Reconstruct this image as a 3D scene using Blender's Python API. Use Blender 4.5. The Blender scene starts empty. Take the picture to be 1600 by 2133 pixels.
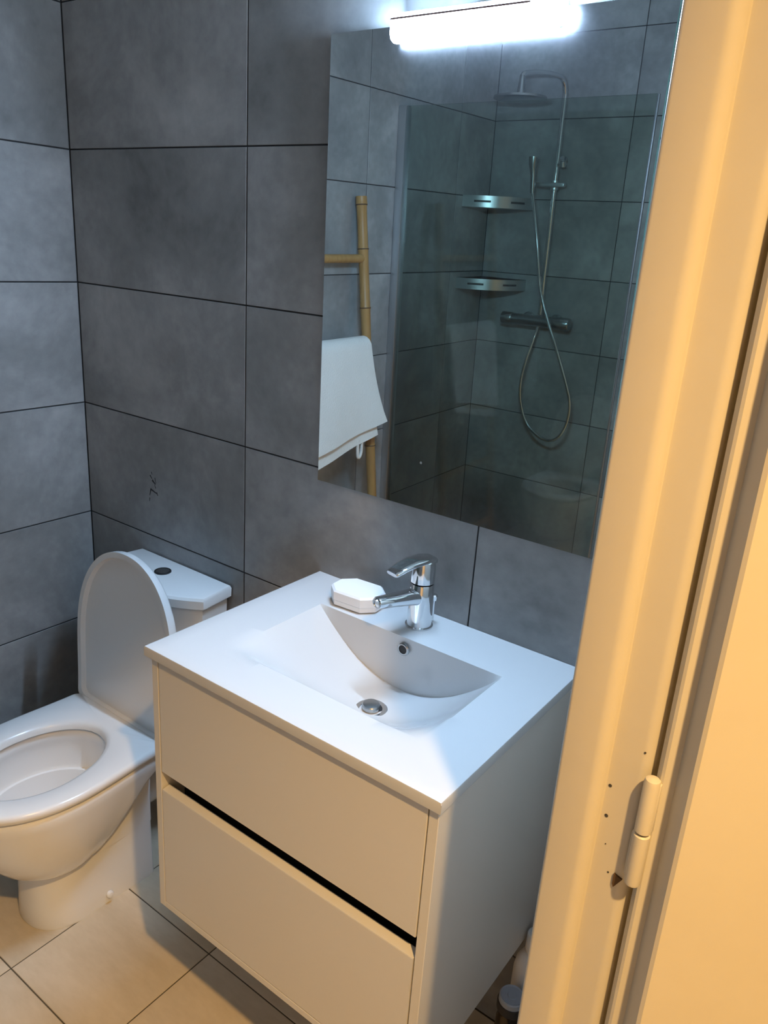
import bpy, bmesh, math, random
from mathutils import Vector, Matrix
random.seed(7)
S = bpy.context.scene
COL = S.collection
PI = math.pi

# ------------------------------------------------------------------ camera
cam_data = bpy.data.cameras.new('camera')
cam = bpy.data.objects.new('camera', cam_data)
COL.objects.link(cam)
cam_data.sensor_fit = 'AUTO'
cam_data.sensor_width = 36.0
cam_data.lens = 1634.0 / 2133.0 * 36.0
cam_data.clip_start = 0.02
cam.matrix_world = (Matrix.Translation((1.8320, -1.1878, 1.5526)) @ Matrix.Rotation(0.61795, 4, 'Z')
                    @ Matrix.Rotation(1.241198, 4, 'X') @ Matrix.Rotation(0.0678936, 4, 'Z'))
S.camera = cam

# ------------------------------------------------------------------ light and exposure
world = bpy.data.worlds.new('world')
S.world = world
world.use_nodes = True
world.node_tree.nodes['Background'].inputs[0].default_value = (0.02, 0.018, 0.015, 1)
world.node_tree.nodes['Background'].inputs[1].default_value = 1.0
hl = bpy.data.lights.new('hall_downlight', 'SPOT')      # warm recessed downlight of the hall
hl.energy = 228.0
hl.color = (1.0, 0.60, 0.22)
hl.shadow_soft_size = 0.035
hl.spot_size = math.radians(120)
hl.spot_blend = 0.8
hlo = bpy.data.objects.new('hall_downlight', hl)
hlo.location = (2.36, -1.27, 2.62)
COL.objects.link(hlo)
LAMP_STRENGTH = 640.0
LAMP_COLOR = (0.50, 0.72, 1.0, 1)
S.view_settings.view_transform = 'Standard'
S.view_settings.look = 'None'
S.view_settings.exposure = 0.0
S.view_settings.gamma = 1.0
S.view_settings.use_curve_mapping = False


# ------------------------------------------------------------------ materials
def lin(r, g, b):
    f = lambda c: (c / 255 / 12.92) if c / 255 <= 0.04045 else ((c / 255 + 0.055) / 1.055) ** 2.4
    return (f(r), f(g), f(b), 1)


def mat(name, color, rough=0.5, metal=0.0, spec=0.5, coat=0.0, emit=None, strength=0.0):
    m = bpy.data.materials.new(name)
    m.use_nodes = True
    b = m.node_tree.nodes['Principled BSDF']
    b.inputs['Base Color'].default_value = color
    b.inputs['Roughness'].default_value = rough
    b.inputs['Metallic'].default_value = metal
    b.inputs['Specular IOR Level'].default_value = spec
    b.inputs['Coat Weight'].default_value = coat
    if emit:
        b.inputs['Emission Color'].default_value = emit
        b.inputs['Emission Strength'].default_value = strength
    return m


def mottled(name, stops, scale=3.0, detail=9.0, rough=(0.4, 0.6), bump=0.04, spec=0.4, fine=40.0, stretch=(1, 1, 1), tile_vary=0.0):
    """Mineral surface: large soft clouds and fine grain, different on every object."""
    m = bpy.data.materials.new(name)
    m.use_nodes = True
    nt = m.node_tree
    N, L = nt.nodes, nt.links
    b = N['Principled BSDF']
    tc = N.new('ShaderNodeTexCoord')
    mp = N.new('ShaderNodeMapping')
    mp.inputs['Scale'].default_value = stretch
    L.new(tc.outputs['Object'], mp.inputs['Vector'])
    oi = N.new('ShaderNodeObjectInfo')
    mul = N.new('ShaderNodeMath'); mul.operation = 'MULTIPLY'; mul.inputs[1].default_value = 37.0
    L.new(oi.outputs['Random'], mul.inputs[0])
    n1 = N.new('ShaderNodeTexNoise'); n1.noise_dimensions = '4D'
    n1.inputs['Scale'].default_value = scale; n1.inputs['Detail'].default_value = detail
    n1.inputs['Roughness'].default_value = 0.62; n1.inputs['Distortion'].default_value = 0.4
    L.new(mp.outputs[0], n1.inputs['Vector']); L.new(mul.outputs[0], n1.inputs['W'])
    n2 = N.new('ShaderNodeTexNoise'); n2.noise_dimensions = '4D'
    n2.inputs['Scale'].default_value = fine; n2.inputs['Detail'].default_value = 4
    L.new(mp.outputs[0], n2.inputs['Vector']); L.new(mul.outputs[0], n2.inputs['W'])
    mx = N.new('ShaderNodeMix'); mx.data_type = 'FLOAT'; mx.inputs[0].default_value = 0.16
    L.new(n1.outputs['Fac'], mx.inputs[2]); L.new(n2.outputs['Fac'], mx.inputs[3])
    fac = mx.outputs[0]
    if tile_vary:
        ad = N.new('ShaderNodeMath'); ad.operation = 'MULTIPLY_ADD'
        L.new(oi.outputs['Random'], ad.inputs[0]); ad.inputs[1].default_value = tile_vary
        L.new(fac, ad.inputs[2])
        fac = ad.outputs[0]
    cr = N.new('ShaderNodeValToRGB')
    e = cr.color_ramp.elements
    e[0].position, e[0].color = stops[0]
    e[1].position, e[1].color = stops[-1]
    for p, c in stops[1:-1]:
        k = e.new(p); k.color = c
    L.new(fac, cr.inputs[0]); L.new(cr.outputs[0], b.inputs['Base Color'])
    mr = N.new('ShaderNodeMapRange')
    mr.inputs['To Min'].default_value, mr.inputs['To Max'].default_value = rough
    L.new(n1.outputs['Fac'], mr.inputs['Value']); L.new(mr.outputs[0], b.inputs['Roughness'])
    bp = N.new('ShaderNodeBump'); bp.inputs['Strength'].default_value = bump; bp.inputs['Distance'].default_value = 0.004
    L.new(n2.outputs['Fac'], bp.inputs['Height']); L.new(bp.outputs[0], b.inputs['Normal'])
    b.inputs['Specular IOR Level'].default_value = spec
    return m


M = {}
M['wall_tile'] = mottled('grey concrete tile', [(0.31, (0.155, 0.156, 0.159, 1)), (0.5, (0.27, 0.271, 0.274, 1)), (0.69, (0.43, 0.43, 0.43, 1))],
                         scale=3.2, rough=(0.34, 0.52), spec=0.45)
M['grout'] = mat('dark grout', (0.022, 0.023, 0.026, 1), 0.9)
M['floor_tile'] = mottled('beige floor tile', [(0.3, (0.50, 0.42, 0.30, 1)), (0.55, (0.64, 0.555, 0.43, 1)), (0.75, (0.74, 0.66, 0.54, 1))],
                          scale=2.6, rough=(0.38, 0.5), spec=0.4, stretch=(1, 2.6, 1))
M['floor_grout'] = mat('brown grout', (0.10, 0.085, 0.06, 1), 0.9)
M['paint'] = mottled('cream gloss paint', [(0.3, (0.585, 0.55, 0.47, 1)), (0.7, (0.625, 0.59, 0.51, 1))], scale=4, rough=(0.36, 0.46), spec=0.4, bump=0.03, fine=55)
M['hall_paint'] = mat('warm white wall paint', (0.70, 0.66, 0.58, 1), 0.8)
M['ceiling_paint'] = mat('matt white ceiling paint', (0.72, 0.72, 0.70, 1), 0.85)
M['ceramic'] = mat('white glazed ceramic', (0.82, 0.83, 0.84, 1), 0.12, coat=0.4)
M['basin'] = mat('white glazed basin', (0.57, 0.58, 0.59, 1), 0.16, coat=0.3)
M['seat'] = mat('white toilet seat plastic', (0.80, 0.805, 0.81, 1), 0.22)
M['lacquer'] = mat('satin white lacquer', (0.70, 0.68, 0.64, 1), 0.3, spec=0.5)
M['cabinet_shade'] = mat('drawer interior in painted shade', (0.03, 0.025, 0.02, 1), 0.7)  # near-black colour stands in for the shade in the gap between the drawers
M['chrome'] = mat('polished chrome', (0.72, 0.74, 0.76, 1), 0.07, metal=1.0)
M['dark_chrome'] = mat('satin chrome', (0.42, 0.44, 0.45, 1), 0.25, metal=1.0)
M['aluminium'] = mat('brushed aluminium', (0.62, 0.64, 0.66, 1), 0.36, metal=1.0)
M['black'] = mat('black void', (0.008, 0.008, 0.009, 1), 0.5)
M['rubber'] = mat('dark rubber', (0.03, 0.03, 0.035, 1), 0.6)
M['soap_plastic'] = mat('white soap dish plastic', (0.83, 0.83, 0.84, 1), 0.35)
M['lamp_body'] = mat('white lamp housing', (0.80, 0.80, 0.80, 1), 0.4)
M['lamp_stripe'] = mat('brown lamp seam', (0.16, 0.09, 0.09, 1), 0.6)
M['lamp_glow'] = mat('lit lamp diffuser', (0.9, 0.9, 0.9, 1), 0.4, emit=LAMP_COLOR, strength=LAMP_STRENGTH)
M['lamp_dim'] = mat('translucent lamp top', (0.9, 0.9, 0.9, 1), 0.4, emit=LAMP_COLOR, strength=LAMP_STRENGTH * 0.08)
M['bamboo'] = mottled('honey bamboo', [(0.3, (0.30, 0.155, 0.045, 1)), (0.7, (0.47, 0.28, 0.10, 1))], scale=9, rough=(0.35, 0.5), stretch=(6, 6, 1), bump=0.02)
M['bamboo_node'] = mat('dark bamboo joint', (0.10, 0.05, 0.018, 1), 0.6)
M['towel'] = mottled('white terry cloth', [(0.3, (0.80, 0.79, 0.76, 1)), (0.7, (0.88, 0.87, 0.84, 1))], scale=8, rough=(0.85, 0.95), bump=0.5, spec=0.1, fine=260)
M['mark'] = mat('dark scuff', (0.045, 0.045, 0.048, 1), 0.8)
M['dark_bottle'] = mat('dark brown bottle', (0.02, 0.012, 0.006, 1), 0.15)
M['bottle_label'] = mottled('amber bottle label', [(0.4, (0.03, 0.018, 0.01, 1)), (0.62, (0.25, 0.15, 0.04, 1))], scale=28, rough=(0.3, 0.4))
M['cap_blue'] = mat('frosted blue grey cap', (0.36, 0.42, 0.52, 1), 0.25)
M['white_bottle'] = mat('white plastic bottle', (0.72, 0.72, 0.72, 1), 0.3)
M['edge_glass'] = mat('green mirror edge', (0.16, 0.34, 0.31, 1), 0.1)


def glass_mat():
    m = bpy.data.materials.new('clear shower glass')
    m.use_nodes = True
    nt = m.node_tree
    N, L = nt.nodes, nt.links
    N.remove(N['Principled BSDF'])
    tr = N.new('ShaderNodeBsdfTransparent'); tr.inputs[0].default_value = (0.82, 0.88, 0.84, 1)
    gl = N.new('ShaderNodeBsdfGlossy'); gl.inputs['Roughness'].default_value = 0.0
    fr = N.new('ShaderNodeFresnel'); fr.inputs['IOR'].default_value = 1.5
    mx = N.new('ShaderNodeMixShader')
    L.new(fr.outputs[0], mx.inputs[0]); L.new(tr.outputs[0], mx.inputs[1]); L.new(gl.outputs[0], mx.inputs[2])
    L.new(mx.outputs[0], N['Material Output'].inputs[0])
    return m


def mirror_mat():
    """Silvered glass with a faint rough gloss imitating lamp bloom and a few dried drops."""
    m = bpy.data.materials.new('silvered mirror')
    m.use_nodes = True
    nt = m.node_tree
    N, L = nt.nodes, nt.links
    N.remove(N['Principled BSDF'])
    g1 = N.new('ShaderNodeBsdfGlossy'); g1.inputs['Roughness'].default_value = 0.0; g1.inputs[0].default_value = (0.74, 0.80, 0.79, 1)
    g2 = N.new('ShaderNodeBsdfGlossy'); g2.inputs['Roughness'].default_value = 0.30; g2.inputs[0].default_value = (0.8, 0.8, 0.86, 1)
    df = N.new('ShaderNodeBsdfDiffuse'); df.inputs[0].default_value = (0.6, 0.6, 0.6, 1)
    tc = N.new('ShaderNodeTexCoord')
    vo = N.new('ShaderNodeTexVoronoi'); vo.inputs['Scale'].default_value = 17.0
    L.new(tc.outputs['Object'], vo.inputs['Vector'])
    lt = N.new('ShaderNodeMath'); lt.operation = 'LESS_THAN'; lt.inputs[1].default_value = 0.045
    L.new(vo.outputs['Distance'], lt.inputs[0])
    ns = N.new('ShaderNodeTexNoise'); ns.inputs['Scale'].default_value = 5.0
    L.new(tc.outputs['Object'], ns.inputs['Vector'])
    gt = N.new('ShaderNodeMath'); gt.operation = 'GREATER_THAN'; gt.inputs[1].default_value = 0.56
    L.new(ns.outputs['Fac'], gt.inputs[0])
    mu = N.new('ShaderNodeMath'); mu.operation = 'MULTIPLY'
    L.new(lt.outputs[0], mu.inputs[0]); L.new(gt.outputs[0], mu.inputs[1])
    m3 = N.new('ShaderNodeMath'); m3.operation = 'MULTIPLY'; m3.inputs[1].default_value = 0.35
    L.new(mu.outputs[0], m3.inputs[0])
    a = N.new('ShaderNodeMixShader'); a.inputs[0].default_value = 0.05  # small share of rough gloss imitates the bloom haze around the lamp
    L.new(g1.outputs[0], a.inputs[1]); L.new(g2.outputs[0], a.inputs[2])
    b = N.new('ShaderNodeMixShader')
    L.new(m3.outputs[0], b.inputs[0]); L.new(a.outputs[0], b.inputs[1]); L.new(df.outputs[0], b.inputs[2])
    L.new(b.outputs[0], N['Material Output'].inputs[0])
    return m


M['glass'] = glass_mat()
M['mirror'] = mirror_mat()


# ------------------------------------------------------------------ helpers
def obj(name, bm, m, parent=None, smooth=False, angle=None, loc=None):
    me = bpy.data.meshes.new(name)
    bmesh.ops.recalc_face_normals(bm, faces=bm.faces)
    bm.to_mesh(me)
    bm.free()
    for mm in (m if isinstance(m, (list, tuple)) else [m]):
        me.materials.append(mm)
    if smooth:
        for p in me.polygons:
            p.use_smooth = True
        if angle:
            me.set_sharp_from_angle(angle=math.radians(angle))
    o = bpy.data.objects.new(name, me)
    COL.objects.link(o)
    if parent:
        o.parent = parent
    if loc:
        o.location = loc
    return o


def tag(o, label, cat, group=None):
    o['label'] = label
    o['category'] = cat
    if group:
        o['group'] = group
    return o


def thing(name, label, cat, loc=(0, 0, 0), rotz=0.0, group=None):
    o = bpy.data.objects.new(name, None)
    o.empty_display_size = 0.05
    COL.objects.link(o)
    o.location = loc
    o.rotation_euler = (0, 0, rotz)
    return tag(o, label, cat, group)


def struct(o, label):
    o['kind'] = 'structure'
    o['label'] = label
    return o


def box(bm, lo, hi, bev=0.0, seg=2):
    r = bmesh.ops.create_cube(bm, size=1.0)
    c = [(lo[i] + hi[i]) / 2 for i in range(3)]
    s = [hi[i] - lo[i] for i in range(3)]
    bmesh.ops.transform(bm, matrix=Matrix.Translation(c) @ Matrix.Diagonal((*s, 1)), verts=r['verts'])
    if bev:
        es = list({e for v in r['verts'] for e in v.link_edges})
        bmesh.ops.bevel(bm, geom=es, offset=bev, segments=seg, affect='EDGES', profile=0.5)
    return bm


def new_box(lo, hi, bev=0.0, seg=2):
    return box(bmesh.new(), lo, hi, bev, seg)


def loft(bm, rings, cap0=True, cap1=True, closed=True):
    rows = [[bm.verts.new(p) for p in r] for r in rings]
    n = len(rows[0])
    for a, b in zip(rows[:-1], rows[1:]):
        for i in range(n if closed else n - 1):
            j = (i + 1) % n
            bm.faces.new((a[i], a[j], b[j], b[i]))
    if cap0:
        bm.faces.new(rows[0])
    if cap1:
        bm.faces.new(rows[-1])
    return rows


def prism(bm, poly, z0, z1):
    loft(bm, [[(x, y, z0) for x, y in poly], [(x, y, z1) for x, y in poly]])
    return bm


def ring(c, axis, r, n=20):
    axis = Vector(axis).normalized()
    u = axis.orthogonal().normalized()
    v = axis.cross(u)
    return [Vector(c) + u * (r * math.cos(2 * PI * i / n)) + v * (r * math.sin(2 * PI * i / n)) for i in range(n)]


def lathe(bm, c, axis, prof, n=24):
    """prof: (distance along axis, radius)"""
    axis = Vector(axis).normalized()
    loft(bm, [ring(Vector(c) + axis * t, axis, max(r, 1e-4), n) for t, r in prof])
    return bm


def smooth_path(pts, sub=8):
    P = [Vector(p) for p in pts]
    P = [P[0] * 2 - P[1]] + P + [P[-1] * 2 - P[-2]]
    out = []
    for i in range(1, len(P) - 2):
        for k in range(sub):
            t = k / sub
            a, b, c, d = P[i - 1:i + 3]
            out.append(0.5 * ((2 * b) + (c - a) * t + (2 * a - 5 * b + 4 * c - d) * t * t + (3 * b - a - 3 * c + d) * t ** 3))
    out.append(P[-2])
    return out


def tube(bm, pts, r, n=10):
    pts = [Vector(p) for p in pts]
    rings = []
    up = None
    for i, p in enumerate(pts):
        d = (pts[min(i + 1, len(pts) - 1)] - pts[max(i - 1, 0)]).normalized()
        if up is None:
            up = d.orthogonal().normalized()
        up = (up - d * up.dot(d)).normalized()
        v = d.cross(up)
        rr = r[i] if isinstance(r, (list, tuple)) else r
        rings.append([p + up * (rr * math.cos(2 * PI * k / n)) + v * (rr * math.sin(2 * PI * k / n)) for k in range(n)])
    loft(bm, rings)
    return bm


TILE_MESH = {}


def tile_mesh(w, h, m, t=0.008, c=0.0009):
    key = (round(w, 3), round(h, 3), m.name)
    if key not in TILE_MESH:
        bm = bmesh.new()
        a, b = w / 2, h / 2
        q = lambda x, y, z: [(-x, -y, z), (x, -y, z), (x, y, z), (-x, y, z)]
        loft(bm, [q(a, b, -t), q(a, b, -c), q(a - c, b - c, 0)])
        bmesh.ops.recalc_face_normals(bm, faces=bm.faces)
        me = bpy.data.meshes.new('tile')
        bm.to_mesh(me)
        bm.free()
        me.materials.append(m)
        TILE_MESH[key] = me
    return TILE_MESH[key]


def lay(parent, us, vs, place, rot, m, gap=0.0032):
    """Tiles between the joint lines us and vs; place(u, v) gives the point, rot the facing."""
    for i in range(len(us) - 1):
        for j in range(len(vs) - 1):
            u0, u1, v0, v1 = us[i] + gap / 2, us[i + 1] - gap / 2, vs[j] + gap / 2, vs[j + 1] - gap / 2
            o = bpy.data.objects.new('tile', tile_mesh(u1 - u0, v1 - v0, m))
            COL.objects.link(o)
            o.parent = parent
            o.location = place((u0 + u1) / 2, (v0 + v1) / 2)
            o.rotation_euler = rot


# ------------------------------------------------------------------ the room
D = 2.075          # depth of the bathroom
XR = 1.629         # bathroom face of the right wall
XH = 1.700         # hall face of the right wall
CEIL = 2.66
HEAD = 1.905  # unseen door head, lowered to cut the warm hall light off the toilet lid
Y0, Y1 = -0.600, -1.360     # door opening
rows = [0.0, 0.196, 0.500, 0.804, 1.107, 1.411, 1.715, 2.019, 2.322, CEIL]
G = 0.0016

wall_back = struct(obj('wall_back', new_box((-0.1, G, 0), (XR + 0.0, 0.1, CEIL)), M['grout']), 'grey tiled wall behind the vanity, mirror and toilet')
lay(wall_back, [0, 0.5986, 1.1986, XR], rows, lambda u, v: (u, 0, v), (PI / 2, 0, 0), M['wall_tile'])
wall_left = struct(obj('wall_left', new_box((-0.1, -D - 0.1, 0), (-G, G, CEIL)), M['grout']), 'grey tiled wall to the left of the toilet')
lay(wall_left, [0, 0.6, 1.2, 1.8, D], rows, lambda u, v: (0, -u, v), (PI / 2, 0, PI / 2), M['wall_tile'])
wall_front = struct(obj('wall_front', new_box((-0.1, -D - 0.1, 0), (XR, -D - G, CEIL)), M['grout']), 'grey tiled shower wall seen in the mirror')
lay(wall_front, [0, 0.6, 1.2, XR], rows, lambda u, v: (u, -D, v), (-PI / 2, 0, 0), M['wall_tile'])
bm = new_box((XR, Y0 + 0.05, 0), (XH, 0.1, CEIL))
box(bm, (XR, -D - 0.1, 0), (XH, Y1 - 0.05, CEIL))
box(bm, (XR, Y1 - 0.05, 1.96), (XH, Y0 + 0.05, CEIL))
wall_right = struct(obj('wall_right', bm, M['hall_paint']), 'painted partition wall that holds the doorway')

floor = struct(obj('floor', new_box((-0.1, -D - 0.1, -0.1), (XR, 0.1, -G)), M['floor_grout']), 'beige tiled bathroom floor')
fx = [0, 0.1775, 0.4775, 0.7775, 1.0775, 1.3775, XR]
fy = [0, 0.273, 0.573, 0.873, 1.173, 1.473, 1.773, D]
lay(floor, fx, fy, lambda u, v: (u, -v, 0), (0, 0, 0), M['floor_tile'], gap=0.003)
ceiling = struct(obj('ceiling', new_box((-0.1, -D - 0.1, CEIL), (3.2, 0.9, CEIL + 0.1)), M['ceiling_paint']), 'white ceiling')
# the hall outside the door
struct(obj('floor_hall', new_box((XR, -2.6, -0.1), (3.2, 0.9, 0)), M['floor_tile']), 'floor of the hall outside the door')
struct(obj('wall_hall', new_box((3.1, -2.6, 0), (3.2, 0.9, CEIL)), M['hall_paint']), 'wall of the hall facing the doorway')
struct(obj('wall_hall_back', new_box((XH, 0.8, 0), (3.1, 0.9, CEIL)), M['hall_paint']), 'far end wall of the hall')
struct(obj('wall_hall_front', new_box((XH, -2.6, 0), (3.1, -2.5, CEIL)), M['hall_paint']), 'near end wall of the hall')


# scuff on the tile over the toilet
def stroke(bm, a, b, w):
    a, b = Vector(a), Vector(b)
    d = (b - a).normalized()
    n = Vector((-d.y, d.x)) * w / 2
    vs = [bm.verts.new((p.x, -0.0004, p.y)) for p in (a + n, a - n, b - n * 0.6, b + n * 0.6)]
    bm.faces.new(vs)


bm = bmesh.new()
for a, b, w in [((.262, .966), (.270, .958), .004), ((.270, .955), (.283, .946), .006), ((.281, .963), (.285, .949), .003), ((.268, .976), (.271, .969), .003),
                ((.262, .930), (.286, .923), .005), ((.286, .926), (.291, .918), .004), ((.264, .930), (.259, .912), .004), ((.259, .906), (.257, .896), .003),
                ((.284, .936), (.279, .944), .003)]:
    stroke(bm, a, b, w)
obj('scuff_mark', bm, M['mark'], wall_back)

# ------------------------------------------------------------------ door frame and door leaf


def arc2(cx, cy, r, a0, a1, n=6):
    return [(cx + r * math.cos(math.radians(a0 + (a1 - a0) * i / n)), cy + r * math.sin(math.radians(a0 + (a1 - a0) * i / n))) for i in range(n + 1)]


def jamb_profile(s=1):
    """plan of the jamb at y = 0, opening towards -y; stop, rounded rebate, rounded outer edge"""
    p = [(XR - 0.004, 0.055)]
    p += arc2(XR + 0.000, 0.004, 0.004, 180, 270, 4)
    p += arc2(1.6545, 0.012, 0.012, 270, 358, 9)
    p += [(1.6670, 0.0125)]
    p += arc2(1.6915, 0.0235, 0.011, 270, 360, 9)
    p += [(1.7025, 0.055)]
    return [(x, y * s) for x, y in p]


frame = bpy.data.objects.new('trim_1', None)
COL.objects.link(frame)
struct(frame, 'cream painted door frame around the doorway')
jp = jamb_profile()
obj('jamb', prism(bmesh.new(), [(x, y + Y0) for x, y in jp], 0, 1.96), M['paint'], frame, True, 25)
obj('jamb', prism(bmesh.new(), [(x, Y1 - y) for x, y in jp], 0, 1.96), M['paint'], frame, True, 25)
bm = bmesh.new()
loft(bm, [[(x, Y0 + 0.02, HEAD + y) for x, y in jp], [(x, Y1 - 0.02, HEAD + y) for x, y in jp]])
obj('head', bm, M['paint'], frame, True, 25)
HX, HY = 1.7065, -0.5955
bm = bmesh.new()
lathe(bm, (HX, HY, 1.031), (0, 0, 1), [(0, 0.004), (0.002, 0.0066), (0.005, 0.0072), (0.0545, 0.0072), (0.0555, 0.006)], 16)
box(bm, (1.6975, -0.5955, 1.036), (HX, -0.5885, 1.084), 0.002)
obj('hinge_knuckle', bm, M['paint'], frame, True, 40)
for (x, z, r) in [(1.6705, 1.1125, 0.0016), (1.672, 1.081, 0.0017), (1.683, 1.024, 0.0009), (1.694, 1.158, 0.0009), (1.676, 1.052, .0006)]:
    y = Y0 + 0.0124
    obj('screw_hole', lathe(bmesh.new(), (x, y + 0.001, z), (0, -1, 0), [(0, r), (0.0013, r)], 10), M['mark'], frame)
bm = bmesh.new()
vs = [bm.verts.new(p) for p in [(1.6885, -0.5895, 1.027), (1.6965, -0.5895, 1.0245), (1.690, -0.5895, 1.0125), (1.6885, -0.5895, 1.016)]]
f = bm.faces.new(vs)
r = bmesh.ops.extrude_face_region(bm, geom=[f])
bmesh.ops.translate(bm, verts=[v for v in r['geom'] if isinstance(v, bmesh.types.BMVert)], vec=(0, 0.002, 0))
obj('paint_chip', bm, mat('brown chipped wood', (0.09, 0.05, 0.02, 1), 0.8), frame)

th = math.radians(33)
e = Vector((math.cos(th), math.sin(th)))
nn = Vector((math.sin(th), -math.cos(th)))
s0 = Vector((1.7125, -0.5945))
s1 = s0 + e * 0.0125
f0 = s1 + nn * 0.030
wl = 0.70
plan = [s0 - nn * 0.011, s0 - nn * 0.002, s0 + e * 0.002, s1, s1 + nn * 0.0275, f0 + e * 0.0028, f0 + e * wl, f0 + e * wl - nn * 0.041]
door = struct(obj('door_1', prism(bmesh.new(), [tuple(p) for p in plan], 0.012, 1.925), M['paint'], None, True, 30), 'cream painted door leaf standing open on the right')
bm = bmesh.new()
lathe(bm, (HX, HY, 1.0885), (0, 0, 1), [(0, 0.006), (0.001, 0.0072), (0.050, 0.0072), (0.0535, 0.0062), (0.0555, 0.003)], 16)
box(bm, (HX, -0.597, 1.091), (1.7145, -0.592, 1.140), 0.0015)
obj('hinge_knuckle', bm, M['paint'], door, True, 40)

# ------------------------------------------------------------------ vanity cabinet
VL, VR, VD, VZ = 0.8285, 1.4315, 0.4534, 0.880
CL, CR, CF, CB, CT = 0.838, 1.4255, -0.4455, 0.322, 0.862
PT = 0.0155
van = thing('vanity_cabinet', 'white wall-hung vanity cabinet with two drawers under the basin', 'cabinet', ((CL + CR) / 2, -0.22, CB))
V0 = Vector(van.location)


def vbox(name, lo, hi, m, bev=0.0008, parent=van):
    return obj(name, new_box(Vector(lo) - V0, Vector(hi) - V0, bev, 1), m, parent)


vbox('side_panel', (CL, CF, CB), (CL + PT, -0.004, CT), M['lacquer'])
vbox('side_panel', (CR - PT, CF, CB), (CR, -0.004, CT), M['lacquer'])
vbox('bottom_panel', (CL + PT, CF, CB), (CR - PT, -0.004, CB + 0.014), M['lacquer'])
vbox('back_panel', (CL + PT, -0.02, CB + 0.014), (CR - PT, -0.006, CT), M['cabinet_shade'])
vbox('drawer_box', (CL + PT + .001, -0.395, CB + 0.02), (CR - PT - .001, -0.06, CT - 0.12), M['cabinet_shade'])
dl, dr = CL + PT + 0.0022, CR - PT - 0.0022
vbox('drawer_front', (dl, CF, 0.633), (dr, CF + 0.018, CT - 0.001), M['lacquer'])
bm = bmesh.new()
zt = 0.5955
prof = [(CF, CB + 0.0165), (CF, zt - 0.003), (CF + 0.0005, zt - 0.001), (CF + 0.0165, zt + 0.001), (CF + 0.018, zt), (CF + 0.018, CB + 0.0165)]
loft(bm, [[Vector((x, y, z)) - V0 for y, z in prof] for x in (dl, dr)])
obj('drawer_front', bm, M['lacquer'], van)

# ------------------------------------------------------------------ washbasin
bas = thing('washbasin', 'white ceramic washbasin top with scooped rectangular bowl', 'washbasin', ((VL + VR) / 2, -VD / 2, CT))
B0 = Vector(bas.location)
bx0, bx1, byb, byf = 0.938, 1.338, -0.123, -0.362
DEPTH = 0.106


def bowl_z(x, y):
    u = (x - (bx0 + bx1) / 2) / ((bx1 - bx0) / 2)
    v = (y - byf) / (byb - byf)
    if abs(u) >= 1 or v <= 0 or v > 1.0001:
        return VZ
    k = min(1.0, v / 0.62)
    g = 1 - (1 - k) ** 1.9
    a = 1 - u * u
    return VZ - DEPTH * a * g


def frange(a, b, n):
    return [a + (b - a) * i / n for i in range(n + 1)]


TH = 0.018
RND = 0.003
xs = [VL, VL + 0.0012, VL + RND] + frange(VL + RND, bx0, 4)[1:] + frange(bx0, bx1, 44)[1:] + frange(bx1, VR - RND, 4)[1:] + [VR - 0.0012, VR]
ys = [-VD, -VD + 0.0012, -VD + RND] + frange(-VD + RND, byf, 4)[1:] + frange(byf, byb, 30)[1:]
bm = bmesh.new()


def edge_drop(x, y):
    d = min(x - VL, VR - x, y + VD)
    return 0.0 if d >= RND else RND - math.sqrt(max(0, RND * RND - (RND - d) ** 2))


grid = {}
for i, x in enumerate(xs):
    for j, y in enumerate(ys):
        grid[i, j] = bm.verts.new((x, y, bowl_z(x, y) - edge_drop(x, y)))
yb2 = [byb + 0.0045, byb + 0.012, -0.06, -0.0008]
nb = len(ys)
for i, x in enumerate(xs):
    for j, y in enumerate(yb2):
        z = VZ - edge_drop(x, y)
        grid[i, nb + j] = bm.verts.new((x, y, z - (0.0006 if j == 0 and bx0 < x < bx1 else 0)))
for i in range(len(xs) - 1):
    for j in range(nb + len(yb2) - 1):
        bm.faces.new((grid[i, j], grid[i + 1, j], grid[i + 1, j + 1], grid[i, j + 1]))
bor = [grid[i, 0] for i in range(len(xs))] + [grid[len(xs) - 1, j] for j in range(1, nb + len(yb2))] + \
      [grid[i, nb + len(yb2) - 1] for i in range(len(xs) - 2, -1, -1)] + [grid[0, j] for j in range(nb + len(yb2) - 2, 0, -1)]
low = [bm.verts.new((v.co.x, v.co.y, CT)) for v in bor]
for k in range(len(bor)):
    q = (k + 1) % len(bor)
    bm.faces.new((bor[k], bor[q], low[q], low[k]))
bmesh.ops.translate(bm, verts=bm.verts, vec=-B0)
obj('basin_top', bm, M['basin'], bas, True, 38)
DX, DY = 1.139, -0.212
dz = bowl_z(DX, DY)
bm = bmesh.new()
lathe(bm, Vector((DX, DY, dz - 0.004)) - B0, (0, -0.05, 1), [(0, 0.0300), (0.005, 0.0300), (0.0065, 0.0280), (0.0062, 0.0205), (0.0035, 0.0195), (0.0032, 0.001)], 28)
dr_ = obj('drain_ring', bm, M['chrome'], bas, True, 35)
bm = bmesh.new()
lathe(bm, Vector((DX, DY, dz + 0.0005)) - B0, (0, -0.05, 1), [(0.002, 0.0155), (0.010, 0.0160), (0.012, 0.0145), (0.0127, 0.009), (0.013, 0.0005)], 24)
obj('drain_plug', bm, M['dark_chrome'], dr_, True, 35)
bm = bmesh.new()
lathe(bm, Vector((DX, DY, dz)) - B0, (0, -0.05, 1), [(-0.0005, 0.0206), (0.0006, 0.0206)], 24)
obj('drain_gap_shade', bm, M['black'], dr_)  # black disc painted in as the shade of the gap around the plug
bm = bmesh.new()
ovc = Vector((1.139, byb + 0.0015, 0.858))
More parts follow.
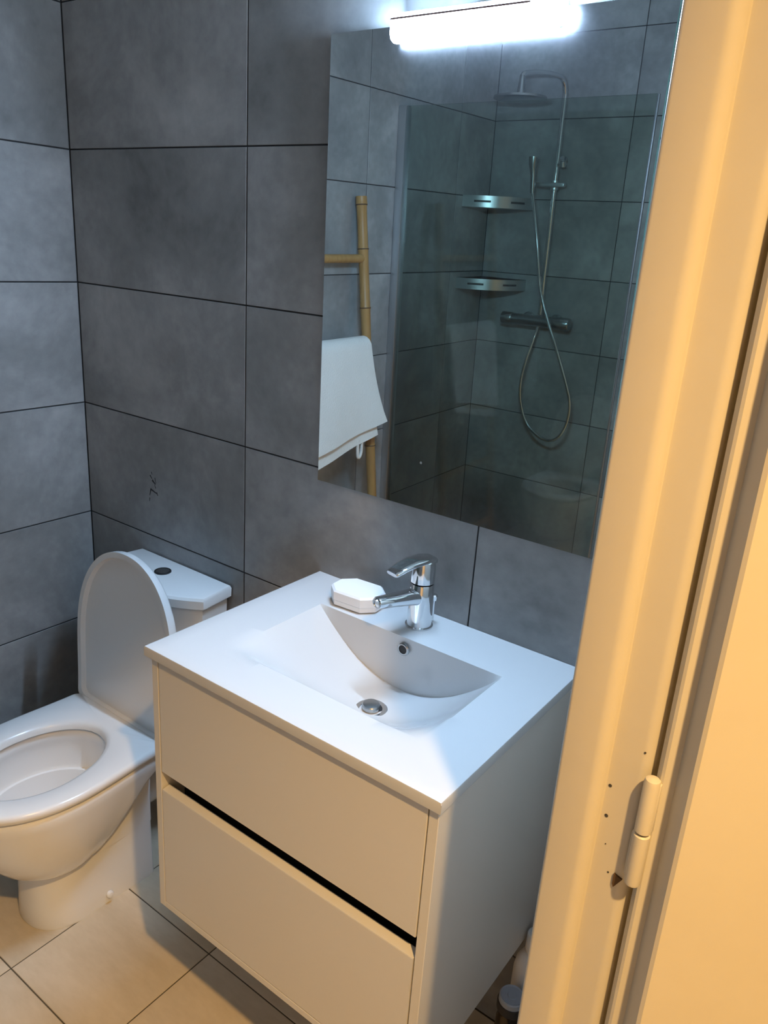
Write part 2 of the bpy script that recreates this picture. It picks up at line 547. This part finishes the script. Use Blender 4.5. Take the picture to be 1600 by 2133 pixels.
lathe(bm, ovc - B0, (0, -1, 0), [(0, 0.0125), (0.003, 0.0125), (0.0045, 0.0105), (0.0042, 0.0085), (0.0022, 0.0082), (0.0021, 0.0005)], 24)
ov = obj('overflow_ring', bm, M['dark_chrome'], bas, True, 35)
bm = bmesh.new()
lathe(bm, ovc - B0 + Vector((0, -0.0023, 0)), (0, -1, 0), [(0, 0.0083), (0.0004, 0.0083)], 20)
obj('overflow_hole', bm, M['black'], ov)

# ------------------------------------------------------------------ faucet
fau = thing('faucet', 'chrome single lever mixer tap standing behind the bowl', 'tap', (1.128, -0.060, VZ), math.radians(-14))
bm = bmesh.new()
lathe(bm, (0, 0, 0), (0, 0, 1), [(0, 0.0265), (0.003, 0.0265), (0.0045, 0.0235), (0.007, 0.0232), (0.05, 0.0232), (0.085, 0.0225), (0.087, 0.0215)], 32)
obj('body', bm, M['chrome'], fau, True, 30)
bm = bmesh.new()
sec = []
for t, zc, hw, hh in [(0.0, 0.060, 0.018, 0.017), (0.03, 0.064, 0.0165, 0.0145), (0.07, 0.0685, 0.0145, 0.0115), (0.104, 0.0715, 0.0130, 0.0105), (0.107, 0.0717, 0.0115, 0.009)]:
    sec.append([(hw * math.copysign(abs(math.cos(a)) ** 0.8, math.cos(a)), -t, zc + hh * math.copysign(abs(math.sin(a)) ** 0.8, math.sin(a))) for a in [2 * PI * k / 20 for k in range(20)]])
loft(bm, sec)
sp = obj('spout', bm, M['chrome'], fau, True, 45)
bm = bmesh.new()
lathe(bm, (0, -0.1065, 0.0715), (0, -1, -0.25), [(0, 0.0095), (0.003, 0.0095), (0.003, 0.0075), (0.001, 0.007), (0.001, 0.0005)], 18)
obj('aerator', bm, M['dark_chrome'], sp, True, 35)
bm = bmesh.new()
lathe(bm, (0, 0, 0.089), (0, 0, 1), [(0, 0.0215), (0.001, 0.0225), (0.034, 0.0222), (0.042, 0.0205), (0.045, 0.017), (0.046, 0.001)], 32)
cap = obj('cartridge_cap', bm, M['chrome'], fau, True, 30)
bm = bmesh.new()
sec = []
for t, z, hw, hh in [(-0.019, 0.131, 0.016, 0.006), (0.0, 0.134, 0.019, 0.006), (0.03, 0.1335, 0.0185, 0.0055), (0.055, 0.1285, 0.0175, 0.005), (0.074, 0.122, 0.0155, 0.0045), (0.077, 0.121, 0.013, 0.003)]:
    sec.append([(hw * math.copysign(abs(math.cos(a)) ** 0.55, math.cos(a)), -t, z + hh * math.copysign(abs(math.sin(a)) ** 0.55, math.sin(a))) for a in [2 * PI * k / 20 for k in range(20)]])
loft(bm, sec)
obj('lever', bm, M['chrome'], fau, True, 45)
bm = bmesh.new()
tube(bm, [(0.004, 0.030, 0.0), (0.004, 0.030, 0.046)], 0.0028)
lathe(bm, (0.004, 0.030, 0.044), (0, 0, 1), [(0, 0.003), (0.002, 0.0065), (0.010, 0.0072), (0.013, 0.005), (0.014, 0.0005)], 16)
obj('lift_rod', bm, M['chrome'], fau, True, 40)

# ------------------------------------------------------------------ soap box
soap = thing('soap_box', 'white eight-sided soap box with a lid behind the bowl beside the tap', 'soap box', (0.988, -0.0690, VZ), math.radians(4))


def octagon(a, b, c, z, off=0.0):
    a, b = a - off, b - off
    return [(x, y, z) for x, y in [(-a + c, -b), (a - c, -b), (a, -b + c), (a, b - c), (a - c, b), (-a + c, b), (-a, b - c), (-a, -b + c)]]


bm = bmesh.new()
loft(bm, [octagon(.052, .038, .022, 0, .006), octagon(.052, .038, .022, 0.003), octagon(.052, .038, .022, 0.0125)])
obj('tray', bm, M['soap_plastic'], soap)
bm = bmesh.new()
loft(bm, [octagon(.053, .039, .022, 0.0135), octagon(.053, .039, .022, 0.030), octagon(.053, .039, .022, 0.0335, .003), octagon(.053, .039, .022, 0.0335, .012)])
obj('lid', bm, M['soap_plastic'], soap)

# ------------------------------------------------------------------ mirror and its lamp
ml, mr_, mb, mt = 0.8206, 1.4180, 1.0836, 1.8862
mir = thing('mirror', 'large frameless wall mirror above the washbasin', 'mirror', ((ml + mr_) / 2, -0.006, (mb + mt) / 2))
mir.rotation_euler = (math.radians(0.72), 0, math.radians(0.2))
a, b = (mr_ - ml) / 2, (mt - mb) / 2
bm = new_box((-a, -0.0055, -b), (a, 0.0, b))
for f in bm.faces:
    f.normal_update()
    f.material_index = 0 if f.normal.y < -0.5 else 1
obj('mirror_pane', bm, [M['mirror'], M['edge_glass']], mir)
for sx in (-1, 1):
    for sz in (-1, 1):
        o = obj('wall_clip', new_box((sx * a * 0.8 - 0.012, 0.0002, sz * b * 0.8 - 0.012), (sx * a * 0.8 + 0.012, 0.0055 - sz * 0.003, sz * b * 0.8 + 0.012)), M['dark_chrome'], mir)

LX0, LX1 = 0.964, 1.263
lamp = thing('mirror_lamp', 'lit white strip lamp clipped over the top edge of the mirror', 'lamp', ((LX0 + LX1) / 2, -0.030, 1.8785))
L0 = Vector(lamp.location)
lw = (LX1 - LX0) / 2


def lamp_ring(x, s=1.0, part='main'):
    if part == 'main':      # rounded front, y negative is the room
        p = [(0.007, -0.0195), (-0.001, -0.0205), (-0.008, -0.0175), (-0.0115, -0.009), (-0.0115, 0.0105), (0.007, 0.0105)]
    else:
        p = [(0.007, 0.0125), (-0.0113, 0.0130), (-0.0105, 0.0175), (-0.006, 0.0205), (0.007, 0.0210)]
    return [(x, y * s, z * s) for y, z in p]


bm = bmesh.new()
loft(bm, [lamp_ring(-lw, 0.9), lamp_ring(-lw + .003), lamp_ring(lw - 0.012), lamp_ring(lw - 0.003, 0.86), lamp_ring(lw, 0.6)])
obj('diffuser', bm, M['lamp_glow'], lamp, True, 40)
bm = bmesh.new()
loft(bm, [lamp_ring(-lw, 1, 't'), lamp_ring(lw - 0.012, 1, 't'), lamp_ring(lw - 0.003, 0.86, 't'), lamp_ring(lw, 0.6, 't')])
obj('top_cover', bm, M['lamp_dim'], lamp, True, 40)
obj('stripe', new_box((-lw + .001, -0.0122, 0.0103), (lw * 0.66, 0.007, 0.0132)), M['lamp_stripe'], lamp)  # thin brown stripe along the front, shorter than the lamp
obj('housing', new_box((-lw, 0.007, -0.018), (lw - 0.006, 0.0115, 0.0195), 0.001), M['lamp_body'], lamp)
obj('bracket', new_box((-0.02, 0.004, 0.0192), (0.02, 0.0290, 0.0240), 0.001), M['lamp_body'], lamp)

# ------------------------------------------------------------------ toilet
TX = 0.390
toi = thing('toilet', 'white close-coupled toilet with raised lid left of the vanity', 'toilet', (TX, -0.32, 0))
T0 = Vector(toi.location)


def egg(hw, yb, ym, yf, z, hb=None, n=26, nb_=6, p=2.15, cr=0.02):
    """plan outline: straight back edge, sides to ym, rounded front to yf"""
    hb = hw if hb is None else hb
    pts = []
    cr = min(cr, hb * 0.5, abs(yb - ym) * 0.4)
    for k in range(5):
        t = k / 4 * PI / 2
        pts.append((hb - cr + cr * math.sin(t), yb - cr + cr * math.cos(t)))
    for k in range(1, nb_):
        t = k / nb_
        pts.append((hb + (hw - hb) * (3 * t * t - 2 * t ** 3), (yb - cr) + (ym - yb + cr) * t))
    h = []
    for k in range(n + 1):
        t = PI / 2 * k / n
        h.append((hw * max(0.0, math.cos(t)) ** (2 / p), ym + (yf - ym) * max(0.0, math.sin(t)) ** (2 / p)))
    right = pts + h
    left = [(-x, y) for x, y in reversed(right[:-1])]
    return [Vector((TX + x, y, z)) - T0 for x, y in right + left]


def ell(hw, yb, ym, yf, z, n=26, nb_=6):
    """oval with as many points as egg()"""
    right = []
    m = 5 + nb_ - 1
    for k in range(m):
        a = PI / 2 * (k + 0.35) / m
        right.append((hw * math.sin(a), ym + (yb - ym) * math.cos(a)))
    for k in range(n + 1):
        a = PI / 2 * k / n
        right.append((hw * math.cos(a), ym + (yf - ym) * math.sin(a)))
    right[-1] = (0.0, yf)
    return [Vector((TX + x, y, z)) - T0 for x, y in right + [(-x, y) for x, y in reversed(right[:-1])]]


# pan: pedestal and bowl in one ceramic piece, with its hollow
bm = bmesh.new()
ped = []
for z, hw, yf, yb in [(0.0, 0.098, -0.487, -0.195), (0.006, 0.099, -0.489, -0.195), (0.05, 0.097, -0.487, -0.195), (0.185, 0.093, -0.482, -0.195)]:
    ped.append(egg(hw * 0.93, yb, -0.385, yf, z, hb=hw, p=2.2, cr=0.012))
loft(bm, ped)
ped = []
for z, hw, yf, yb in [(0.16, 0.093, -0.40, -0.195), (0.20, 0.093, -0.33, -0.195), (0.25, 0.0935, -0.288, -0.195), (0.36, 0.094, -0.225, -0.19)]:
    ped.append(egg(hw, yb, yb - 0.02, yf, z, hb=hw, p=6, cr=0.012))
loft(bm, ped)
# foot flange at the rear of the pedestal and shelf under the cistern
box(bm, Vector((TX - 0.115, -0.24, 0.33)) - T0, Vector((TX + 0.115, -0.012, 0.395)) - T0, 0.012)
bowl = [(0.150, 0.080, -0.36, -0.41, -0.485), (0.170, 0.105, -0.35, -0.41, -0.515), (0.195, 0.126, -0.335, -0.41, -0.543), (0.235, 0.145, -0.31, -0.41, -0.572), (0.285, 0.160, -0.275, -0.41, -0.597),
        (0.335, 0.169, -0.235, -0.41, -0.613), (0.365, 0.1735, -0.205, -0.41, -0.621), (0.383, 0.176, -0.19, -0.41, -0.626), (0.392, 0.1745, -0.19, -0.41, -0.624), (0.397, 0.169, -0.19, -0.41, -0.618)]
rings = [egg(hw, yb, ym, yf, z, hb=hw * 0.93, cr=0.03 if z < 0.35 else 0.02) for z, hw, yb, ym, yf in bowl]
inner = [(0.397, 0.128, -0.256, -0.42, -0.576), (0.392, 0.122, -0.262, -0.42, -0.570), (0.376, 0.119, -0.265, -0.42, -0.567), (0.366, 0.122, -0.262, -0.42, -0.570), (0.345, 0.124, -0.262, -0.42, -0.568),
         (0.300, 0.119, -0.268, -0.42, -0.556), (0.292, 0.117, -0.270, -0.42, -0.552), (0.292, 0.112, -0.276, -0.42, -0.546), (0.297, 0.109, -0.280, -0.42, -0.542), (0.296, 0.105, -0.285, -0.42, -0.537), (0.270, 0.097, -0.294, -0.42, -0.522), (0.235, 0.080, -0.305, -0.41, -0.50), (0.205, 0.055, -0.32, -0.40, -0.46), (0.195, 0.035, -0.34, -0.39, -0.43)]
rings += [ell(hw, yb, ym, yf, z) for z, hw, yb, ym, yf in inner]
loft(bm, rings)
pan = obj('pan', bm, M['ceramic'], toi, True, 40)
bm = bmesh.new()
lathe(bm, Vector((TX + 0.094, -0.327, 0.024)) - T0, (1, 0, 0.1), [(0, 0.009), (0.005, 0.009), (0.008, 0.007), (0.0095, 0.001)], 16)
obj('bolt_cap', bm, M['seat'], pan, True, 40)
bm = bmesh.new()
tube(bm, [Vector(p) - T0 for p in [(TX, -0.20, 0.19), (TX, -0.12, 0.19), (TX, 0.0, 0.19)]], 0.05, 20)
obj('waste_pipe', bm, M['seat'], toi, True, 40)

# seat ring
bm = bmesh.new()
SZ = 0.402
out = [(0.000, -0.004), (0.003, 0), (0.014, 0), (0.019, -0.0025), (0.0215, -0.008)]
rings = []
for dz_, g in [(0.0, -0.004), (0.004, 0.0), (0.014, 0.0), (0.019, -0.0025), (0.0215, -0.009)]:
    rings.append(egg(0.181 + g, -0.213 - g * 0, -0.405, -0.634 - g, SZ + dz_, hb=0.171 + g, cr=0.014))
for dz_, g in [(0.0205, 0.016), (0.016, 0.0055), (0.009, 0.0), (0.0, -0.001)]:
    rings.append(ell(0.112 + g, -0.268 + g * 0.8, -0.425, -0.568 - g, SZ + dz_))
rows_ = loft(bm, rings, False, False)
for i in range(len(rows_[0])):
    j = (i + 1) % len(rows_[0])
    bm.faces.new((rows_[0][i], rows_[0][j], rows_[-1][j], rows_[-1][i]))
obj('seat', bm, M['seat'], toi, True, 50)
bm = bmesh.new()
for sx in (-1, 1):
    box(bm, Vector((TX + sx * 0.075 - 0.035, -0.213, 0.398)) - T0, Vector((TX + sx * 0.075 + 0.035, -0.180, 0.424)) - T0, 0.005)
tube(bm, [Vector((TX - 0.155, -0.196, 0.415)) - T0, Vector((TX + 0.155, -0.196, 0.415)) - T0], 0.0085, 12)
obj('hinge_bar', bm, M['seat'], toi, True, 40)

# lid standing up, leaning on the cistern
lid_o = egg(0.178, 0, -0.20, -0.425, 0, hb=0.168, cr=0.02)
lid_in = egg(0.178 - 0.013, -0.012, -0.20, -0.425 + 0.013, 0, hb=0.168 - 0.013, cr=0.02)
org = Vector((0, -0.198, 0.412)) - Vector((0, T0.y, 0))
tilt = math.radians(5.5)
up = Vector((0, math.sin(tilt), math.cos(tilt)))
fr = Vector((0, -math.cos(tilt), math.sin(tilt)))


def lid_ring(pts, depth, grow=0.0):
    r = []
    for p in pts:
        x, y = p.x, p.y + T0.y
        r.append(Vector((x * (1 + grow), 0, 0)) + org + up * (-y * (1 + grow)) + fr * depth)
    return r


bm = bmesh.new()
loft(bm, [lid_ring(lid_o, -0.010, -0.05), lid_ring(lid_o, -0.006, -0.012), lid_ring(lid_o, 0.0), lid_ring(lid_o, 0.016), lid_ring(lid_in, 0.016), lid_ring(lid_in, 0.003, -0.01)])
obj('lid', bm, M['seat'], toi, True, 40)

# cistern


def tank(z, hb, hf, yb, ys_, yf, n=14):
    """trapezoid with bowed front"""
    p = [(hb, yb), (-hb, yb), (-hf, ys_)]
    for k in range(1, n):
        t = -1 + 2 * k / n
        p.append((hf * t, ys_ + (yf - ys_) * (1 - t * t)))
    p.append((hf, ys_))
    return [Vector((TX + 0.002 + x, y, z)) - T0 for x, y in p]


bm = bmesh.new()
loft(bm, [tank(0.394, .130, .135, -0.010, -.075, -.135), tank(0.41, .142, .150, -0.008, -.083, -.146), tank(0.55, .150, .160, -0.008, -.088, -.152), tank(0.727, .158, .170, -0.008, -.094, -.158)])
cis = obj('cistern', bm, M['ceramic'], toi, True, 30)
bm = bmesh.new()
loft(bm, [tank(0.730, .160, .172, -0.006, -.095, -.160), tank(0.732, .167, .179, -0.003, -.099, -.166), tank(0.753, .168, .180, -0.003, -.100, -.168), tank(0.759, .165, .177, -0.005, -.098, -.164), tank(0.761, .158, .170, -0.010, -.093, -.156)])
cl = obj('cistern_lid', bm, M['ceramic'], toi, True, 30)
bm = bmesh.new()
bc = Vector((TX - 0.004, -0.066, 0.760)) - T0
lathe(bm, bc, (0, 0, 1), [(0, 0.0205), (0.0035, 0.0205), (0.0045, 0.019), (0.0035, 0.0175), (0.002, 0.017)], 24)
btn = obj('button_ring', bm, M['black'], cl, True, 35)
bm = bmesh.new()
for s in (-1, 1):
    half = [(0.0162 * math.cos(t) * 1.0, 0.0162 * math.sin(t)) for t in [(-PI / 2 + PI * k / 10) for k in range(11)]]
    half = [(s * (x + 0.0006), y) for x, y in half]
    zz = 0.0042 if s > 0 else 0.0032
    loft(bm, [[bc + Vector((x, y, 0.001)) for x, y in half], [bc + Vector((x, y, zz)) for x, y in half]])
obj('flush_button', bm, M['dark_chrome'], cl, False)

# ------------------------------------------------------------------ bottles beside the cabinet
bt = thing('dark_bottle', 'dark bottle with frosted blue-grey cap on the floor by the door frame', 'bottle', (1.4430, -0.126, 0))
bm = bmesh.new()
lathe(bm, (0, 0, 0), (0, 0, 1), [(0, 0.022), (0.003, 0.0245), (0.195, 0.0245), (0.208, 0.022), (0.215, 0.0205), (0.223, 0.0205)], 24)
obj('body', bm, M['dark_bottle'], bt, True, 35)
bm = bmesh.new()
lathe(bm, (0, 0, 0.03), (0, 0, 1), [(0, 0.0246), (0.0002, 0.02495), (0.145, 0.02495), (0.1452, 0.0246)], 24)
obj('label_sleeve', bm, M['bottle_label'], bt, True, 35)
bm = bmesh.new()
lathe(bm, (0, 0, 0.223), (0, 0, 1), [(0, 0.0262), (0.006, 0.0265), (0.0175, 0.0262), (0.0185, 0.025)], 24)
obj('collar', bm, M['rubber'], bt, True, 35)
bm = bmesh.new()
lathe(bm, (0, 0, 0.241), (0, 0, 1), [(0, 0.0245), (0.010, 0.0242), (0.0125, 0.022), (0.0105, 0.0195), (0.0105, 0.009), (0.0125, 0.008), (0.0125, 0.0005)], 24)
obj('cap', bm, M['cap_blue'], bt, True, 35)

wb = thing('white_bottle', 'white plastic bottle behind the dark bottle beside the vanity', 'bottle', (1.4465, -0.060, 0))
bm = bmesh.new()
lathe(bm, (0, 0, 0), (0, 0, 1), [(0, 0.030), (0.004, 0.033), (0.262, 0.033), (0.282, 0.030), (0.297, 0.022), (0.304, 0.014), (0.311, 0.0135)], 28)
obj('body', bm, M['white_bottle'], wb, True, 35)
bm = bmesh.new()
lathe(bm, (0, 0, 0.311), (0, 0, 1), [(0, 0.0165), (0.002, 0.017), (0.036, 0.0165), (0.039, 0.0145), (0.0395, 0.0005)], 24)
obj('cap', bm, M['white_bottle'], wb, True, 35)

# ------------------------------------------------------------------ shower (seen in the mirror)
GY = -1.385
scr = thing('shower_screen', 'clear fixed shower glass panel with aluminium wall profile', 'shower screen', (0.0, GY, 0))
obj('glass_pane', new_box((0.024, -0.004, 0.012), (0.925, 0.004, 1.985)), M['glass'], scr)
obj('wall_profile', new_box((0.0003, -0.018, 0.004), (0.034, 0.018, 1.985), 0.004), M['aluminium'], scr, True, 30)
obj('edge_strip', new_box((0.924, -0.006, 0.012), (0.931, 0.006, 1.985), 0.002), M['dark_chrome'], scr)

SY = -2.02
sho = thing('shower_column', 'chrome thermostatic shower column with looping hose on the shower wall', 'shower', (0.33, -D, 1.23))
H0 = Vector(sho.location)


def hv(*p):
    return Vector(p) - H0


bm = bmesh.new()
tube(bm, [hv(0.331, SY, 1.255), hv(0.331, SY, 1.8), hv(0.331, SY, 2.10)] + smooth_path([hv(0.331, SY, 2.10), hv(0.329, -2.00, 2.140), hv(0.322, -1.96, 2.155), hv(0.300, -1.86, 2.150), hv(0.281, -1.77, 2.135), hv(0.278, -1.75, 2.12)], 5), 0.0095, 14)
obj('riser_pipe', bm, M['chrome'], sho, True, 50)
bm = bmesh.new()
lathe(bm, hv(0.279, -1.75, 2.125), (0, 0, -1), [(0, 0.0095), (0.02, 0.011), (0.045, 0.014), (0.058, 0.016), (0.062, 0.03), (0.070, 0.098), (0.078, 0.100), (0.080, 0.096), (0.080, 0.001)], 36)
obj('overhead_rose', bm, M['dark_chrome'], sho, True, 40)
bm = bmesh.new()
tube(bm, [hv(0.175, SY + 0.01, 1.228), hv(0.455, SY + 0.01, 1.228)], 0.0235, 20)
mx = obj('mixer_body', bm, M['dark_chrome'], sho, True, 50)
for x0, x1 in ((0.158, 0.208), (0.422, 0.475)):
    bm = bmesh.new()
    lathe(bm, hv(x0, SY + 0.01, 1.228), (1, 0, 0), [(0, 0.022), (0.003, 0.0262), (x1 - x0 - 0.003, 0.0262), (x1 - x0, 0.024)], 20)
    obj('control_knob', bm, M['dark_chrome'], mx, True, 40)
for x in (0.255, 0.385):
    bm = bmesh.new()
    tube(bm, [hv(x, SY, 1.228), hv(x, -D + 0.006, 1.228)], 0.013, 14)
    lathe(bm, hv(x, -D + 0.0003, 1.228), (0, 1, 0), [(0, 0.03), (0.006, 0.03), (0.009, 0.026), (0.009, 0.01)], 20)
    obj('wall_union', bm, M['dark_chrome'], mx, True, 40)
bm = bmesh.new()
tube(bm, [hv(0.331, SY, 1.86), hv(0.331, -D + 0.001, 1.86)], 0.009, 12)
lathe(bm, hv(0.331, -D + 0.0003, 1.86), (0, 1, 0), [(0, 0.022), (0.005, 0.022), (0.007, 0.012)], 18)
obj('wall_bracket', bm, M['chrome'], sho, True, 40)
bm = bmesh.new()
box(bm, hv(0.256, SY + 0.012, 1.760), hv(0.386, SY + 0.036, 1.777), 0.004)
lathe(bm, hv(0.331, SY, 1.750), (0, 0, 1), [(0, 0.014), (0.001, 0.016), (0.036, 0.016), (0.037, 0.014)], 16)
lathe(bm, hv(0.366, SY + 0.02, 1.835), (0, 0.3, 1), [(0, 0.010), (0.002, 0.012), (0.02, 0.012), (0.022, 0.010)], 14)
tube(bm, [hv(0.331, SY, 1.845), hv(0.366, SY + 0.02, 1.845)], 0.006, 10)
obj('slider', bm, M['aluminium'], sho, True, 40)
bm = bmesh.new()
tube(bm, [hv(0.262, SY + 0.055, 1.735), hv(0.260, SY + 0.060, 1.80), hv(0.257, SY + 0.062, 1.825), hv(0.256, SY + 0.063, 1.845), hv(0.256, SY + 0.064, 1.870)], [0.009, 0.0105, 0.013, 0.0175, 0.0185], 16)
obj('hand_shower', bm, M['dark_chrome'], sho, True, 50)
bm = bmesh.new()
HYc = -1.962
hose = [(0.263, HYc, 1.735), (0.277, HYc, 1.68), (0.308, HYc, 1.55), (0.345, HYc, 1.37), (0.392, HYc, 1.25), (0.445, HYc, 1.142), (0.51, HYc, 1.00), (0.541, HYc, 0.911), (0.540, HYc, 0.83), (0.515, HYc, 0.765),
        (0.468, HYc, 0.735), (0.405, HYc, 0.75), (0.348, HYc, 0.80), (0.312, HYc, 0.885), (0.304, HYc, 0.97), (0.312, HYc - 0.01, 1.06), (0.327, HYc - 0.03, 1.15), (0.333, SY + 0.01, 1.206)]
tube(bm, smooth_path([hv(*p) for p in hose], 6), 0.0068, 10)
obj('hose', bm, M['chrome'], sho, True, 60)

for z0, label in ((1.672, 'upper silver quarter-round corner shelf in the shower'), (1.343, 'lower silver quarter-round corner shelf in the shower')):
    sh = thing('corner_shelf', label, 'shelf', (0.0, -D, z0), 0, 'silver corner shelves in the shower')
    R0 = 0.222
    bm = bmesh.new()
    rr = []
    for z, r in [(0.0, R0), (0.045, R0), (0.045, R0 - 0.003), (0.006, R0 - 0.003)]:
        rr.append([(0.001, 0.001, z)] + [(r * math.cos(t) if 0 < k < 16 else (r if k == 0 else 0.001), r * math.sin(t) if 0 < k < 16 else (0.001 if k == 0 else r), z) for k, t in [(k, PI / 2 * k / 16) for k in range(17)]])
    loft(bm, rr, True, True)
    obj('basket', bm, M['aluminium'], sh, True, 30)
    for a0, a1 in ((58, 76), (18, 36)):
        bm = bmesh.new()
        for k in range(6):
            t0, t1 = math.radians(a0 + (a1 - a0) * k / 6), math.radians(a0 + (a1 - a0) * (k + 1) / 6)
            r = R0 + 0.0006
            bm.faces.new([bm.verts.new(p) for p in [(r * math.cos(t0), r * math.sin(t0), 0.019), (r * math.cos(t1), r * math.sin(t1), 0.019), (r * math.cos(t1), r * math.sin(t1), 0.027), (r * math.cos(t0), r * math.sin(t0), 0.027)]])
        obj('slot', bm, M['black'], sh)

# ------------------------------------------------------------------ bamboo ladder and towel
PTOP, PBOT = Vector((0.026, 0, 1.672)), Vector((0.190, 0, 0.0))
lad = thing('bamboo_ladder', 'bamboo towel ladder leaning on the grey wall before the shower glass', 'ladder', (0.19, -0.92, 0))
A0 = Vector(lad.location)


def pole_at(z):
    t = (z - PBOT.z) / (PTOP.z - PBOT.z)
    return PBOT.x + (PTOP.x - PBOT.x) * t


for y in (-1.137, -0.70):
    bm = bmesh.new()
    zs, rs = [], []
    nodes = [0.0, 0.22, 0.50, 0.80, 1.07, 1.30, 1.50, 1.645]
    for k in range(len(nodes) - 1):
        a, b = nodes[k], nodes[k + 1]
        for t, r in ((0.0, 0.0215), (0.03, 0.0195), (0.5, 0.0185), (0.97, 0.0195)):
            zs.append(a + (b - a) * t); rs.append(r)
    zs += [1.645, 1.672]; rs += [0.0215, 0.0205]
    tube(bm, [Vector((pole_at(z), y, z)) - A0 for z in zs], [r * 0.95 for r in rs], 16)
    po = obj('pole', bm, M['bamboo'], lad, True, 60)
    d = (PTOP - PBOT).normalized()
    for z in nodes[1:]:
        bm = bmesh.new()
        lathe(bm, Vector((pole_at(z), y, z)) - A0 - d * 0.002, d, [(0, 0.0202), (0.0005, 0.0208), (0.0035, 0.0208), (0.004, 0.0202)], 16)
        obj('joint', bm, M['bamboo_node'], po, True, 60)
for z in (0.265, 0.565, 0.865, 1.165, 1.468):
    bm = bmesh.new()
    tube(bm, [Vector((pole_at(z), -1.137, z)) - A0, Vector((pole_at(z), -0.9, z)) - A0, Vector((pole_at(z), -0.70, z)) - A0], 0.0145, 14)
    obj('rung', bm, M['bamboo'], lad, True, 60)

# towel folded over the second rung from the top
bm = bmesh.new()
RZ = 1.165
rx = pole_at(RZ)
rng = random.Random(3)


def towel_sheet(bm, y0, y1, flare, front, back, rr, thick, slope, wob):
    """front and back: drop lengths; the sheet passes over the rung"""
    nu, nv = 30, 26
    prof = []
    for k in range(13):
        prof.append(('f', k / 12))
    for k in range(1, 8):
        prof.append(('o', k / 8))
    for k in range(9):
        prof.append(('b', k / 8))
    rows = []
    for side in (0, 1):
        off = thick * side
        sheet = []
        for kind, t in prof:
            line = []
            for j in range(nv + 1):
                s = j / nv
                y = y0 + (y1 - y0) * s
                fl = front - slope * (y - y0)
                bk = back - slope * (y - y0)
                w = wob * math.sin(6.3 * s * 1.7 + 0.6)
                R_ = rr + off
                if kind == 'f':
                    h = (1 - t)
                    z = RZ - fl * h
                    x = rx + R_ + 0.05 * h + w * h + 0.012 * h * h * h * max(0, 1 - s * 3.5)
                    yy = y - flare * h ** 2.2 * max(0, 1 - s * 2.0)
                elif kind == 'o':
                    a = PI * t
                    x = rx + R_ * math.cos(a)
                    z = RZ + R_ * math.sin(a)
                    yy = y
                else:
                    z = RZ - bk * t
                    x = rx - R_ + 0.05 * t * bk + 0.0 * w
                    yy = y
                line.append(Vector((x, yy, z)))
            sheet.append(line)
        rows.append(sheet)
    n0, n1 = len(prof), nv + 1
    V = [[[bm.verts.new(p) for p in line] for line in sh_] for sh_ in rows]
    for k in (0, 1):
        for i in range(n0 - 1):
            for j in range(n1 - 1):
                bm.faces.new((V[k][i][j], V[k][i + 1][j], V[k][i + 1][j + 1], V[k][i][j + 1]))
    for i in range(n0 - 1):
        for j in (0, n1 - 1):
            bm.faces.new((V[0][i][j], V[0][i + 1][j], V[1][i + 1][j], V[1][i][j]))
    for j in range(n1 - 1):
        for i in (0, n0 - 1):
            bm.faces.new((V[0][i][j], V[0][i][j + 1], V[1][i][j + 1], V[1][i][j]))


towel_sheet(bm, -1.112, -0.73, 0.0, 0.310, 0.27, 0.0165, 0.009, -0.22, 0.002)
towel_sheet(bm, -1.116, -0.73, 0.030, 0.262, 0.22, 0.0275, 0.013, -0.20, 0.003)
tow = obj('towel', bm, M['towel'], None, True, 50)
tag(tow, 'white terry towel folded over a rung of the bamboo ladder', 'towel')
bm = bmesh.new()
tube(bm, smooth_path([(rx + .070, -1.040, 0.85), (rx + .070, -1.038, 0.805), (rx + .070, -1.030, 0.785), (rx + .070, -1.018, 0.787), (rx + .070, -1.014, 0.85)], 4), 0.006, 8)
obj('hanging_loop', bm, M['towel'], tow, True, 60)
